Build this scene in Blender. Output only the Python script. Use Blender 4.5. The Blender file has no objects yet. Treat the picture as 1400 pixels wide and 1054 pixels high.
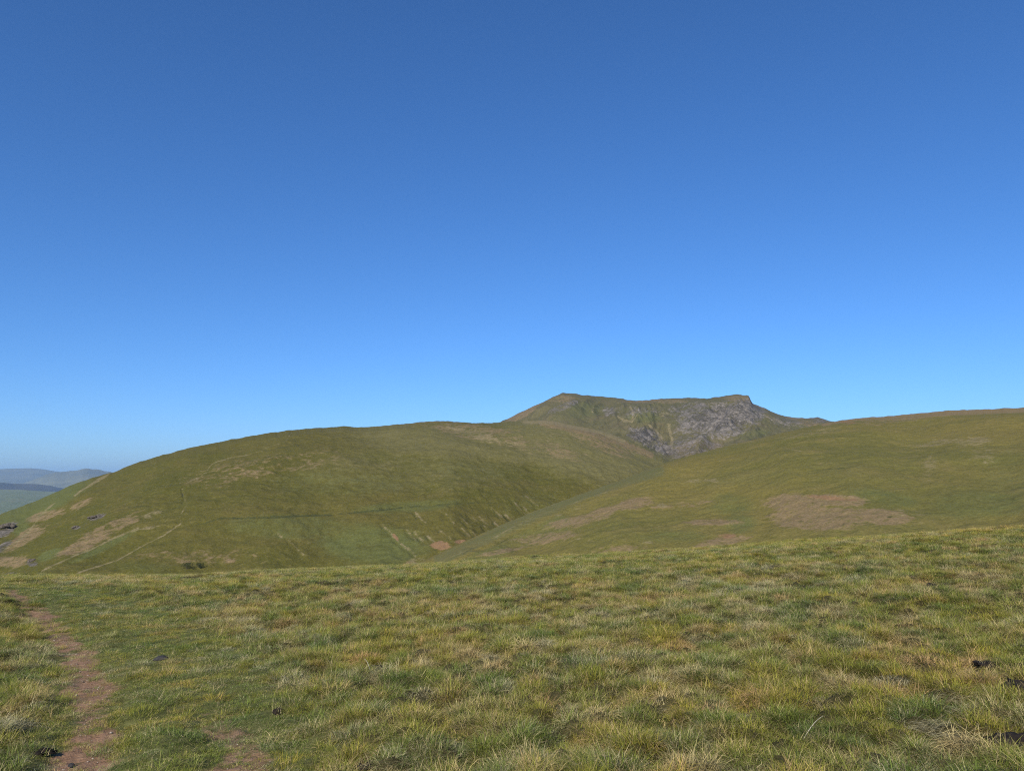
import bpy, math, random
import numpy as np
from mathutils import Vector, Euler

random.seed(7)
rng = np.random.default_rng(7)
sc = bpy.context.scene
COL = sc.collection

# ------------------------------------------------------------------ camera, sky, sun, exposure
W0, H0, F0 = 1400.0, 1054.0, 1051.0          # the photograph and its focal length, in its pixels
HORIZON = 655.0
PITCH = math.atan((HORIZON - H0 / 2) / F0)
EYE = 1.6
cam = bpy.data.cameras.new("camera")
cam.sensor_width = 36.0
cam.lens = 36.0 * F0 / W0
cam.clip_start = 0.1
cam.clip_end = 90000
cam_ob = bpy.data.objects.new("camera", cam)
cam_ob.location = (0, 0, EYE)
cam_ob.rotation_euler = (math.pi / 2 + PITCH, 0, 0)
COL.objects.link(cam_ob)
sc.camera = cam_ob

SUN_EL = math.radians(34)
SUN_AZ = math.radians(180 + 20)              # compass from +Y, clockwise: behind the camera, to the left
sun_dir = Vector((math.sin(SUN_AZ) * math.cos(SUN_EL), math.cos(SUN_AZ) * math.cos(SUN_EL), math.sin(SUN_EL)))
world = bpy.data.worlds.new("World")
sc.world = world
world.use_nodes = True
wn = world.node_tree
wn.nodes.clear()
sky = wn.nodes.new("ShaderNodeTexSky")
sky.sky_type = 'NISHITA'
sky.sun_disc = False
sky.sun_elevation = SUN_EL
sky.sun_rotation = SUN_AZ
sky.altitude = 500
sky.air_density = 0.8
sky.dust_density = 1.1
sky.ozone_density = 10.0
hs = wn.nodes.new("ShaderNodeHueSaturation")
hs.inputs['Saturation'].default_value = 1.06
bg = wn.nodes.new("ShaderNodeBackground")
bg.inputs['Strength'].default_value = 0.121
wo = wn.nodes.new("ShaderNodeOutputWorld")
wn.links.new(sky.outputs[0], hs.inputs['Color'])
wn.links.new(hs.outputs[0], bg.inputs['Color'])
wn.links.new(bg.outputs[0], wo.inputs['Surface'])

sun = bpy.data.lights.new("sun", 'SUN')
sun.energy = 4.3
sun.angle = math.radians(0.53)
sun.color = (1.0, 0.95, 0.87)
sun_ob = bpy.data.objects.new("sun", sun)
sun_ob.rotation_euler = (-sun_dir).to_track_quat('-Z', 'Y').to_euler()
sun_ob.location = (0, 0, 400)
COL.objects.link(sun_ob)

vs = sc.view_settings
vs.view_transform = 'Standard'
vs.look = 'None'
vs.exposure = 0.40
vs.gamma = 1.0
vs.use_curve_mapping = False
sc.cycles.max_bounces = 6
sc.cycles.diffuse_bounces = 3
sc.cycles.transmission_bounces = 3
sc.cycles.volume_bounces = 0
sc.cycles.use_denoising = False
sc.cycles.filter_width = 1.1

HAZE_DENSITY = 2.1e-5

# ------------------------------------------------------------------ noise and geometry helpers
def _hash(ix, iy, seed):
    h = (ix.astype(np.int64) * 374761393 + iy.astype(np.int64) * 668265263 + seed * 1442695041) & 0xffffffff
    h = ((h ^ (h >> 13)) * 1274126177) & 0xffffffff
    return ((h ^ (h >> 16)) & 0xffff) / 65535.0

def perlin(x, y, seed=0):
    x0 = np.floor(x); y0 = np.floor(y)
    fx = x - x0; fy = y - y0
    u = fx * fx * fx * (fx * (fx * 6 - 15) + 10)
    v = fy * fy * fy * (fy * (fy * 6 - 15) + 10)
    def g(ox, oy):
        a = _hash(x0 + ox, y0 + oy, seed) * 2 * np.pi
        return np.cos(a) * (fx - ox) + np.sin(a) * (fy - oy)
    a = g(0, 0); b = g(1, 0); c = g(0, 1); d = g(1, 1)
    return ((a + (b - a) * u) + ((c + (d - c) * u) - (a + (b - a) * u)) * v) * 1.4

def fbm(x, y, octaves=4, seed=0, gain=0.5):
    s = np.zeros(np.broadcast(x, y).shape); a = 1.0
    for i in range(octaves):
        s = s + a * perlin(x * 2.03 ** i + 17.3 * i, y * 2.03 ** i - 9.1 * i, seed + i)
        a *= gain
    return s

def ridged(x, y, octaves=4, seed=0, gain=0.5):
    s = np.zeros(np.broadcast(x, y).shape); a = 1.0
    for i in range(octaves):
        s = s + a * (1 - 2 * np.abs(perlin(x * 2.07 ** i + 3.3 * i, y * 2.07 ** i + 7.7 * i, seed + i)))
        a *= gain
    return s

def sstep(a, b, x):
    t = np.clip((x - a) / (b - a), 0, 1)
    return t * t * (3 - 2 * t)

CP, SP = math.cos(PITCH), math.sin(PITCH)
def pix_dir(px, py):
    """azimuth from +Y towards +X, and tangent of elevation, of a point of the photograph"""
    u = (np.asarray(px, float) - W0 / 2) / F0
    v = (H0 / 2 - np.asarray(py, float)) / F0
    dx, dy, dz = u, CP - v * SP, SP + v * CP
    return np.arctan2(dx, dy), dz / np.hypot(dx, dy)

def to_pix(x, y, z):
    zz = z - EYE
    fw = y * CP + zz * SP
    up = -y * SP + zz * CP
    fw = np.where(fw < 0.01, 0.01, fw)
    return W0 / 2 + F0 * x / fw, H0 / 2 - F0 * up / fw

def grid_mesh(name, X, Y, Z, attrs=None, mat=None, face_mask=None, closed=False):
    """one mesh from a regular grid of points"""
    n, m = X.shape
    co = np.stack([X, Y, Z], -1).reshape(-1, 3)
    i = np.arange(n * m).reshape(n, m)
    q = np.stack([i[:-1, :-1], i[1:, :-1], i[1:, 1:], i[:-1, 1:]], -1).reshape(-1, 4)
    if closed:
        q2 = np.stack([i[-1, :-1], i[0, :-1], i[0, 1:], i[-1, 1:]], -1).reshape(-1, 4)
        q = np.concatenate([q, q2])
    if face_mask is not None:
        q = q[face_mask(q)]
        used, inv = np.unique(q, return_inverse=True)
        q = inv.reshape(-1, 4); co = co[used]
    else:
        used = None
    return raw_mesh(name, co, q, attrs, mat, used)

def raw_mesh(name, co, q, attrs=None, mat=None, used=None, smooth=True, link=True, parent=None):
    me = bpy.data.meshes.new(name)
    k = q.shape[1]
    me.vertices.add(len(co)); me.vertices.foreach_set("co", np.ascontiguousarray(co, dtype=np.float32).ravel())
    me.loops.add(q.size); me.loops.foreach_set("vertex_index", np.ascontiguousarray(q, dtype=np.int32).ravel())
    me.polygons.add(len(q))
    me.polygons.foreach_set("loop_start", np.arange(len(q), dtype=np.int32) * k)
    me.polygons.foreach_set("loop_total", np.full(len(q), k, dtype=np.int32))
    me.polygons.foreach_set("use_smooth", np.full(len(q), smooth, dtype=bool))
    for an, a in (attrs or {}).items():
        at = me.attributes.new(an, 'FLOAT', 'POINT')
        a = np.asarray(a, np.float32).ravel()
        if used is not None: a = a[used]
        at.data.foreach_set("value", np.ascontiguousarray(a))
    me.update(calc_edges=True)
    if mat: me.materials.append(mat)
    ob = bpy.data.objects.new(name, me)
    if link: COL.objects.link(ob)
    if parent: ob.parent = parent
    return ob

def tag(ob, label=None, cat=None, group=None, kind=None):
    if label: ob['label'] = label
    if cat: ob['category'] = cat
    if group: ob['group'] = group
    if kind: ob['kind'] = kind
    return ob

# marks: where vegetation, paths, bare rock and painted shading lie on a slope, as places found in the photograph
def seg_dist(PX, PY, pts):
    d = np.full(PX.shape, 1e9)
    for (x0, y0), (x1, y1) in zip(pts[:-1], pts[1:]):
        dx, dy = x1 - x0, y1 - y0
        t = np.clip(((PX - x0) * dx + (PY - y0) * dy) / (dx * dx + dy * dy + 1e-9), 0, 1)
        d = np.minimum(d, np.hypot(PX - x0 - t * dx, PY - y0 - t * dy))
    return d

def paint(PX, PY, marks):
    out = {}
    for m in marks:
        ch, kind = m[0], m[1]
        a = out.setdefault(ch, np.zeros(PX.shape))
        if kind == 'line':
            _, _, pts, w, s = m
            d = seg_dist(PX, PY, pts)
            val = s * (1 - sstep(w * 0.4, w * 1.3, d))
        else:
            _, _, cx, cy, rx, ry, ang, s = m
            an = math.radians(ang)
            dx, dy = PX - cx, PY - cy
            e = np.hypot((dx * math.cos(an) + dy * math.sin(an)) / rx, (-dx * math.sin(an) + dy * math.cos(an)) / ry)
            val = s * (1 - sstep(0.45, 1.35, e))
        out[ch] = np.maximum(a, val)
    return out

# ------------------------------------------------------------------ material helpers
class NT:
    def __init__(self, name):
        self.m = bpy.data.materials.new(name); self.m.use_nodes = True
        self.t = self.m.node_tree; self.t.nodes.clear()
        self.out = self.n("ShaderNodeOutputMaterial")
    def n(self, ty, **kw):
        nd = self.t.nodes.new(ty)
        for k, v in kw.items(): setattr(nd, k, v)
        return nd
    def put(self, sock, v):
        if isinstance(v, bpy.types.NodeSocket): self.t.links.new(v, sock)
        elif isinstance(v, tuple) and len(v) == 3 and sock.type == 'RGBA': sock.default_value = (*v, 1)
        else: sock.default_value = v
    def pos(self):
        return self.n("ShaderNodeNewGeometry").outputs['Position']
    def scale(self, vec, s):
        nd = self.n("ShaderNodeVectorMath", operation='MULTIPLY')
        self.put(nd.inputs[0], vec); nd.inputs[1].default_value = s if isinstance(s, tuple) else (s, s, s)
        return nd.outputs[0]
    def noise(self, vec, scale, detail=3, rough=0.55, dist=0.0):
        nd = self.n("ShaderNodeTexNoise")
        self.put(nd.inputs['Vector'], vec); nd.inputs['Scale'].default_value = scale
        nd.inputs['Detail'].default_value = detail; nd.inputs['Roughness'].default_value = rough
        nd.inputs['Distortion'].default_value = dist
        return nd.outputs['Fac']
    def math(self, op, a, b=0.0, c=None, clamp=False):
        nd = self.n("ShaderNodeMath", operation=op, use_clamp=clamp)
        self.put(nd.inputs[0], a); self.put(nd.inputs[1], b)
        if c is not None: self.put(nd.inputs[2], c)
        return nd.outputs[0]
    def step(self, v, a, b):
        nd = self.n("ShaderNodeMapRange", interpolation_type='SMOOTHSTEP')
        self.put(nd.inputs[0], v); nd.inputs[1].default_value = a; nd.inputs[2].default_value = b
        return nd.outputs[0]
    def mix(self, f, a, b):
        nd = self.n("ShaderNodeMix", data_type='RGBA')
        self.put(nd.inputs[0], f); self.put(nd.inputs[6], a); self.put(nd.inputs[7], b)
        return nd.outputs[2]
    def mul(self, a, b, f=1.0):
        nd = self.n("ShaderNodeMix", data_type='RGBA', blend_type='MULTIPLY')
        self.put(nd.inputs[0], f); self.put(nd.inputs[6], a); self.put(nd.inputs[7], b)
        return nd.outputs[2]
    def attr(self, name, ty='GEOMETRY'):
        return self.n("ShaderNodeAttribute", attribute_name=name, attribute_type=ty).outputs['Fac']
    def ramp(self, f, stops):
        nd = self.n("ShaderNodeValToRGB")
        el = nd.color_ramp.elements
        while len(el) < len(stops): el.new(0.5)
        for e, (p, c) in zip(el, stops):
            e.position = p; e.color = (*c, 1)
        self.put(nd.inputs[0], f)
        return nd.outputs[0]
    def bump(self, h, strength, dist):
        nd = self.n("ShaderNodeBump")
        nd.inputs['Strength'].default_value = strength; nd.inputs['Distance'].default_value = dist
        self.put(nd.inputs['Height'], h)
        return nd.outputs[0]
    def principled(self, color, rough=0.9, normal=None, spec=0.15):
        p = self.n("ShaderNodeBsdfPrincipled")
        self.put(p.inputs['Base Color'], color); self.put(p.inputs['Roughness'], rough)
        p.inputs['Specular IOR Level'].default_value = spec
        if normal: self.put(p.inputs['Normal'], normal)
        self.t.links.new(p.outputs[0], self.out.inputs['Surface'])
        return p

def hill_material(name, c1, c2, c3, s=1.0, bump=1.0):
    """moorland grass with bracken, pale olive, wet green, heather, painted shading and bare rock where the slope's marks say"""
    t = NT(name); P = t.pos()
    big = t.noise(P, 0.006 * s, 4, 0.55)
    mid = t.noise(P, 0.035 * s, 4, 0.6)
    fine = t.noise(P, 0.22 * s, 4, 0.65)
    tiny = t.noise(P, 0.7 * s, 2, 0.6)
    col = t.mix(t.step(big, 0.36, 0.64), c1, c2)
    col = t.mix(t.math('MULTIPLY', t.step(mid, 0.45, 0.72), 0.55), col, c3)
    col = t.mix(t.math('MULTIPLY', t.step(fine, 0.52, 0.72), 0.5), col, (0.150, 0.125, 0.040))
    col = t.mix(t.math('MULTIPLY', t.step(fine, 0.48, 0.30), 0.45), col, (0.058, 0.062, 0.015))
    gr = t.math('MULTIPLY_ADD', t.noise(P, 0.8 * s, 3, 0.75), 1.5, 0.25)
    gc = t.n('ShaderNodeCombineColor')
    for i in range(3): t.put(gc.inputs[i], gr)
    spk = t.noise(P, 0.42 * s, 3, 0.6)
    col = t.mix(t.math('MULTIPLY', t.step(spk, 0.63, 0.72), 0.45), col, (0.040, 0.042, 0.014))
    col = t.mix(t.math('MULTIPLY', t.step(spk, 0.37, 0.28), 0.40), col, (0.200, 0.165, 0.075))
    def layer(col, ch, color, noise, k, lo=0.42, hi=0.62, top=1.0, fleck=0.0):
        a = t.math('MULTIPLY_ADD', t.math('SUBTRACT', noise, 0.5), k, t.attr(ch))
        if fleck: color = t.mix(t.math('MULTIPLY', t.step(t.noise(P, 0.30 * s, 4, 0.7), 0.50, 0.64), fleck), color, col)
        return t.mix(t.math('MULTIPLY', t.math('MULTIPLY', t.step(a, lo, hi), t.step(t.attr(ch), 0.0, 0.35)), top), col, color)
    nz = t.math('MULTIPLY_ADD', t.math('SUBTRACT', mid, 0.5), 0.7, fine)
    nz = t.math('MULTIPLY_ADD', t.math('SUBTRACT', t.noise(P, 0.09 * s, 5, 0.7, 0.6), 0.5), 0.9, nz)
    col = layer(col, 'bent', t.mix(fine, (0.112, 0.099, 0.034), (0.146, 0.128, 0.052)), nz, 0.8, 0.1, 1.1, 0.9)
    col = layer(col, 'green', t.mix(fine, (0.074, 0.086, 0.024), (0.110, 0.116, 0.038)), nz, 0.9, 0.15, 0.95, 0.85)
    col = layer(col, 'brown', t.mix(fine, (0.142, 0.098, 0.046), (0.238, 0.168, 0.092)), nz, 1.3, 0.28, 0.70, 0.85, 0.75)
    col = layer(col, 'pale', t.mix(fine, (0.135, 0.108, 0.046), (0.250, 0.200, 0.105)), nz, 1.7, 0.30, 0.95, 0.85, 0.8)
    col = layer(col, 'orange', t.mix(fine, (0.17, 0.100, 0.045), (0.23, 0.14, 0.072)), nz, 1.2, 0.3, 0.8)
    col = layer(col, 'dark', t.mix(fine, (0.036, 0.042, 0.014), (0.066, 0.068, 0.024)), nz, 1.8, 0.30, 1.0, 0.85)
    vo = t.n("ShaderNodeTexVoronoi", feature='DISTANCE_TO_EDGE')
    t.put(vo.inputs['Vector'], t.scale(P, (1.0, 1.0, 0.5))); vo.inputs['Scale'].default_value = 0.16 * s
    rock = t.mix(t.step(t.math('MULTIPLY_ADD', t.math('SUBTRACT', mid, 0.5), 0.8, fine), 0.30, 0.72), (0.048, 0.040, 0.030), (0.198, 0.170, 0.140))
    rock = t.mix(t.math('MULTIPLY', t.step(vo.outputs[0], 0.12, 0.0), 0.5), rock, (0.045, 0.042, 0.040))
    col = layer(col, 'rock', rock, nz, 2.0, 0.25, 0.85, 0.9)
    col = t.mul(col, gc.outputs[0], 0.8)
    h = t.math('MULTIPLY_ADD', mid, 6.0 / s, t.math('MULTIPLY_ADD', fine, 2.2 / s, t.math('MULTIPLY', tiny, 0.7 / s)))
    t.principled(col, 0.95, t.bump(h, 0.40 * bump, 1.0), 0.08)
    return t.m

CH = ('bent', 'green', 'brown', 'pale', 'orange', 'dark', 'rock')

# ------------------------------------------------------------------ the hills
def hill(name, crest, base, zbase, prof, n_az, n_r, back_len, back_drop, mat, marks=(), relief=None, edge_noise=0.0, smooth_px=0):
    """a hillside rising from its foot to a crest and falling away behind it; crest = (px, py, metres)"""
    px, py, D = (np.array(v, float) for v in zip(*crest))
    az, tn = pix_dir(px, py)
    o = np.argsort(az); az, tn, D = az[o], tn[o], D[o]
    A = np.linspace(az[0], az[-1], n_az)
    TN = np.interp(A, az, tn); DC = np.interp(A, az, D)
    if smooth_px:
        k = np.hanning(smooth_px * 2 + 3); k /= k.sum()
        pad = len(k) // 2
        sm = lambda a: np.convolve(np.pad(a, pad, mode='edge'), k, 'valid')
        TN = sm(TN)
        DC = sm(sm(DC))
    k = np.hanning(91); k /= k.sum()
    TS = np.convolve(np.pad(TN, 45, mode='edge'), k, 'valid')
    TN = TN + edge_noise * fbm(A * 90, A * 0, 4, 5)
    bpx, bD, bz = (np.array(v, float) for v in zip(*[(b[0], b[1], b[2]) for b in base]))
    ba, _ = pix_dir(bpx, np.full(bpx.shape, HORIZON))
    DB = np.interp(A, ba, bD); ZB = np.interp(A, ba, bz)
    nb = max(8, n_r // 8)
    T = np.concatenate([np.linspace(0, 1, n_r), 1 + np.linspace(0, 1, nb + 1)[1:]])
    TT, AA = np.meshgrid(T, A, indexing='ij')
    tf = np.clip(TT, 0, 1); tb = np.clip(TT - 1, 0, 1)
    R = DB + (DC - DB) * tf + back_len * tb
    ZC = EYE + TS * DC
    Z = ZB + (ZC - ZB) * prof(tf, AA) - back_drop * tb ** 1.5
    X = R * np.sin(AA); Y = R * np.cos(AA)
    win = sstep(0, 0.15, tf)
    if relief is not None:
        Z = Z + relief(X, Y, TT, AA) * win
    fr = TT <= 1.0 + 1e-9
    mt = np.where(fr, (Z - EYE) / R, -9).max(0)
    dm = np.convolve(np.pad(TS - mt, 45, mode='edge'), k, 'valid')
    Z = Z + dm * R * np.where(fr, sstep(0.1, 1.0, tf), 1.0)
    top = (TT > 0.9) & fr
    mt = np.where(top, (Z - EYE) / R, -9).max(0)
    Z = Z + (TN - mt) * R * np.where(fr, sstep(0.72, 1.0, tf), 1.0)
    lim = EYE + (TN - 0.0003 - 0.03 * np.clip(0.97 - tf, 0, None)) * R       # nothing below the crest stands out above it
    Z = np.where(fr & (TT < 0.97), np.minimum(Z, lim), Z)
    PX, PY = to_pix(X, Y, Z)
    wx = 2.2 * fbm(X * 0.02, Y * 0.02, 3, 31); wy = 1.6 * fbm(X * 0.02, Y * 0.02, 3, 47)
    at = paint(PX + wx, PY + wy, [m for m in marks])
    for c in CH: at.setdefault(c, np.zeros(X.shape))
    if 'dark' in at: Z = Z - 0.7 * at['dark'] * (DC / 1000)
    ob = grid_mesh(name, X, Y, Z, at, mat)
    return tag(ob, kind='structure'), (A, T, R, Z)

def L(ch, w, s, *pts): return (ch, 'line', pts, w, s)
def B(ch, cx, cy, rx, ry, ang=0, s=1.0): return (ch, 'blob', cx, cy, rx, ry, ang, s)

# far country: the low ground out to the horizon and three blue ranges
m_low = hill_material('lowland_pasture', (0.150, 0.165, 0.070), (0.120, 0.140, 0.060), (0.200, 0.190, 0.100), 0.06, 0.3)
m_far = hill_material('far_moorland', (0.120, 0.120, 0.070), (0.175, 0.165, 0.085), (0.085, 0.088, 0.050), 0.10, 0.5)
aa = np.linspace(-math.pi, math.pi, 241)[:-1]
rr = np.concatenate([[0.0, 600, 1200], np.linspace(2000, 46000, 90)])
RR, AA = np.meshgrid(rr, aa)
LZ = -500 + 40 * fbm(RR * np.sin(AA) / 2500, RR * np.cos(AA) / 2500, 4, 3) * sstep(1500, 4000, RR)
zero = {c: np.zeros(RR.shape) for c in CH}
tag(grid_mesh('lowland', RR * np.sin(AA), RR * np.cos(AA), LZ, zero, m_low, closed=True), kind='structure')

far_rel = lambda amp, sc_: (lambda X, Y, T, A: amp * ridged(X / sc_, Y / sc_, 4, 11) * (1 - 0.7 * sstep(0.8, 1.0, T)))
lin = lambda t, A: 0.35 * t + 0.65 * sstep(0, 1, t)
hill('far_range', [(-500, 655, 36800), (-300, 648, 36800), (-120, 644, 36800), (-40, 642, 36800), (0, 641, 36800), (24, 640.2, 36800), (45, 640, 36800), (60, 641.5, 36800), (72, 643.5, 36800), (95, 647, 36800), (160, 652, 36800), (300, 656, 36800)],
     [(-500, 27200, -470), (300, 27200, -470)], 0, lin, 400, 60, 7200, 500, m_far, relief=far_rel(60, 2400))
hill('far_fell', [(-100, 690, 26400), (0, 672, 26400), (40, 657, 26400), (58, 650, 26400), (76, 645.6, 26400), (90, 644.5, 26400), (105, 642, 26400), (113, 640.4, 26400), (121, 640, 26400), (130, 641, 26400), (140, 642.5, 26400), (155, 645, 26400), (200, 650, 26400), (300, 664, 26400)],
     [(-100, 20000, -470), (300, 20000, -470)], 0, lin, 400, 60, 4800, 400, m_far, relief=far_rel(70, 900))
hill('dark_ridge', [(-500, 668, 18400), (-200, 661, 18400), (-60, 658, 18400), (0, 659.5, 18400), (20, 661, 18400), (50, 661.5, 18400), (70, 664, 18400), (100, 670, 18400), (200, 690, 18400)],
     [(-500, 14720, -227), (200, 14720, -227)], 0, lin, 300, 40, 4000, 250,
     hill_material('ridge_heather', (0.050, 0.046, 0.036), (0.075, 0.066, 0.048), (0.045, 0.05, 0.03), 0.12, 0.4), relief=far_rel(18, 700))

hill('pasture_hill', [(-600, 668, 13760), (-300, 669, 13760), (-60, 668.5, 13760), (0, 669, 13760), (30, 669.5, 13760), (60, 671.5, 13760), (80, 672, 13760), (110, 671, 13760), (160, 673, 13760), (300, 685, 13760)],
     [(-600, 6720, -480), (300, 6720, -480)], 0, lin, 300, 60, 2400, 180, m_low, relief=far_rel(16, 500))

# the saddle-backed mountain
m_mtn = hill_material('mountain_turf_and_rock', (0.108, 0.092, 0.040), (0.090, 0.082, 0.034), (0.118, 0.090, 0.050), 0.55, 1.0)
def mtn_prof(t, A): return 0.55 * t ** 1.15 + 0.45 * sstep(0.15, 1.0, t) ** 1.3
MC, _ = pix_dir(1000, 575); ML, _ = pix_dir(885, 600)
def mtn_relief(X, Y, T, A):
    crag = np.exp(-(((A - MC) / 0.045) ** 2)) * sstep(0.35, 0.6, T) + 0.9 * np.exp(-(((A - ML) / 0.028) ** 2)) * sstep(0.15, 0.3, T) * (1 - sstep(0.75, 0.95, T))
    rad = A * 2500
    g = 26 * ridged(rad / 190 + 0.5 * fbm(X / 300, Y / 300, 2, 9), T * 0.9, 3, 21)        # spurs and gullies down the face
    c = crag * (9 * ridged(rad / 85 + T * 4.0, T * 6, 4, 61) + 6 * ridged(rad / 34 - T * 5.0, T * 14, 4, 71))
    n = 9 * fbm(X / 110, Y / 110, 4, 33)
    return (0.7 * g + n) * (1 - 0.97 * sstep(0.80, 1.0, T)) + c * (1 - 0.98 * sstep(0.74, 0.96, T))
MD = 2550
mtn_marks = [B('rock', 985, 572, 62, 22, -8, 1.0), B('rock', 1022, 562, 26, 20, 0, 1.0), B('rock', 945, 560, 40, 12, -5, .62),
    B('rock', 880, 597, 24, 13, 15, 1.0), B('rock', 905, 612, 30, 10, 20, .85), B('rock', 950, 605, 40, 22, 0, .58), B('rock', 1075, 578, 26, 9, 10, .58),
    B('rock', 1120, 574, 16, 6, 0, .6), B('rock', 835, 562, 12, 8, 0, .55), B('rock', 770, 556, 26, 6, -20, .52), B('rock', 870, 562, 40, 10, 0, .42),
    B('brown', 715, 563, 34, 9, -32, .62), B('brown', 765, 545, 24, 6, 0, .5), B('brown', 950, 612, 50, 14, -10, .55), B('brown', 1010, 545, 26, 5, 0, .6), B('brown', 1100, 574, 40, 9, 8, .45), B('brown', 900, 549, 60, 4, 0, .5),
    B('dark', 1035, 562, 9, 14, -15, 1.1), B('pale', 1008, 556, 9, 9, 10, .7), B('rock', 1000, 590, 40, 10, -10, .5), B('dark', 876, 592, 13, 6, 20, .95), B('dark', 893, 611, 12, 5, 20, .7), B('dark', 925, 606, 8, 3, -20, .6), B('dark', 1062, 576, 2, 8, -10, .6), B('dark', 967, 546, 9, 2, -20, .7),  # dark face and pale crag below the summit: shading painted into the colour
    L('pale', 2.4, 1.2, (888, 582), (897, 588), (902, 596), (904, 610)), L('pale', 2.4, 1.2, (916, 580), (915, 590), (918, 600), (918, 614)),
    L('pale', 2.0, 1.1, (861, 556), (866, 565), (864, 576)), L('pale', 2.0, 1.1, (845, 570), (855, 576), (863, 577)), L('pale', 1.5, .8, (872, 567), (864, 576)),
    B('pale', 908, 566, 10, 3, -10, .7), B('pale', 778, 553, 16, 4, -25, .6), B('pale', 811, 561, 2, 5, 15, .7), B('pale', 1010, 556, 6, 8, 0, .6),
    B('green', 880, 570, 28, 10, 0, .6), B('green', 800, 560, 34, 14, 0, .5), B('green', 1030, 594, 30, 8, -10, .5)]
hill('mountain', [(420, 668, MD), (520, 634, MD), (600, 606, MD), (650, 588, MD), (676, 578.5, MD), (683, 577, MD), (687, 574, MD), (694, 572.5, MD), (700, 569.5, MD), (706, 566, MD), (720, 559, MD), (733, 552.5, MD), (745, 547.5, MD),
     (755, 541.5, MD), (763, 538, MD), (770, 537, MD), (778, 537.5, MD), (790, 538.5, MD), (800, 540, MD), (830, 542.8, MD), (845, 544, MD), (858, 546, MD), (875, 546.3, MD), (900, 545.5, MD), (930, 544.2, MD), (960, 543, MD), (985, 541.5, MD), (1000, 540, MD), (1010, 538.8, MD), (1021, 538.0, MD), (1024, 539.2, MD),
     (1026.3, 545.5, MD), (1029, 549.8, MD), (1034, 551.8, MD), (1042, 555.5, MD), (1052, 560, MD), (1062, 564.5, MD), (1072, 568.3, MD), (1085, 570, MD), (1100, 571, MD), (1110, 569.8, MD), (1118, 568.8, MD), (1123, 570.5, MD), (1132, 573.5, MD), (1150, 576, MD), (1200, 585, MD), (1300, 612, MD), (1450, 650, MD)],
     [(420, 1350, 0), (1450, 1350, 0)], 0, mtn_prof, 900, 260, 1300, 420, m_mtn, mtn_marks, mtn_relief, edge_noise=0.0005)

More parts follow.
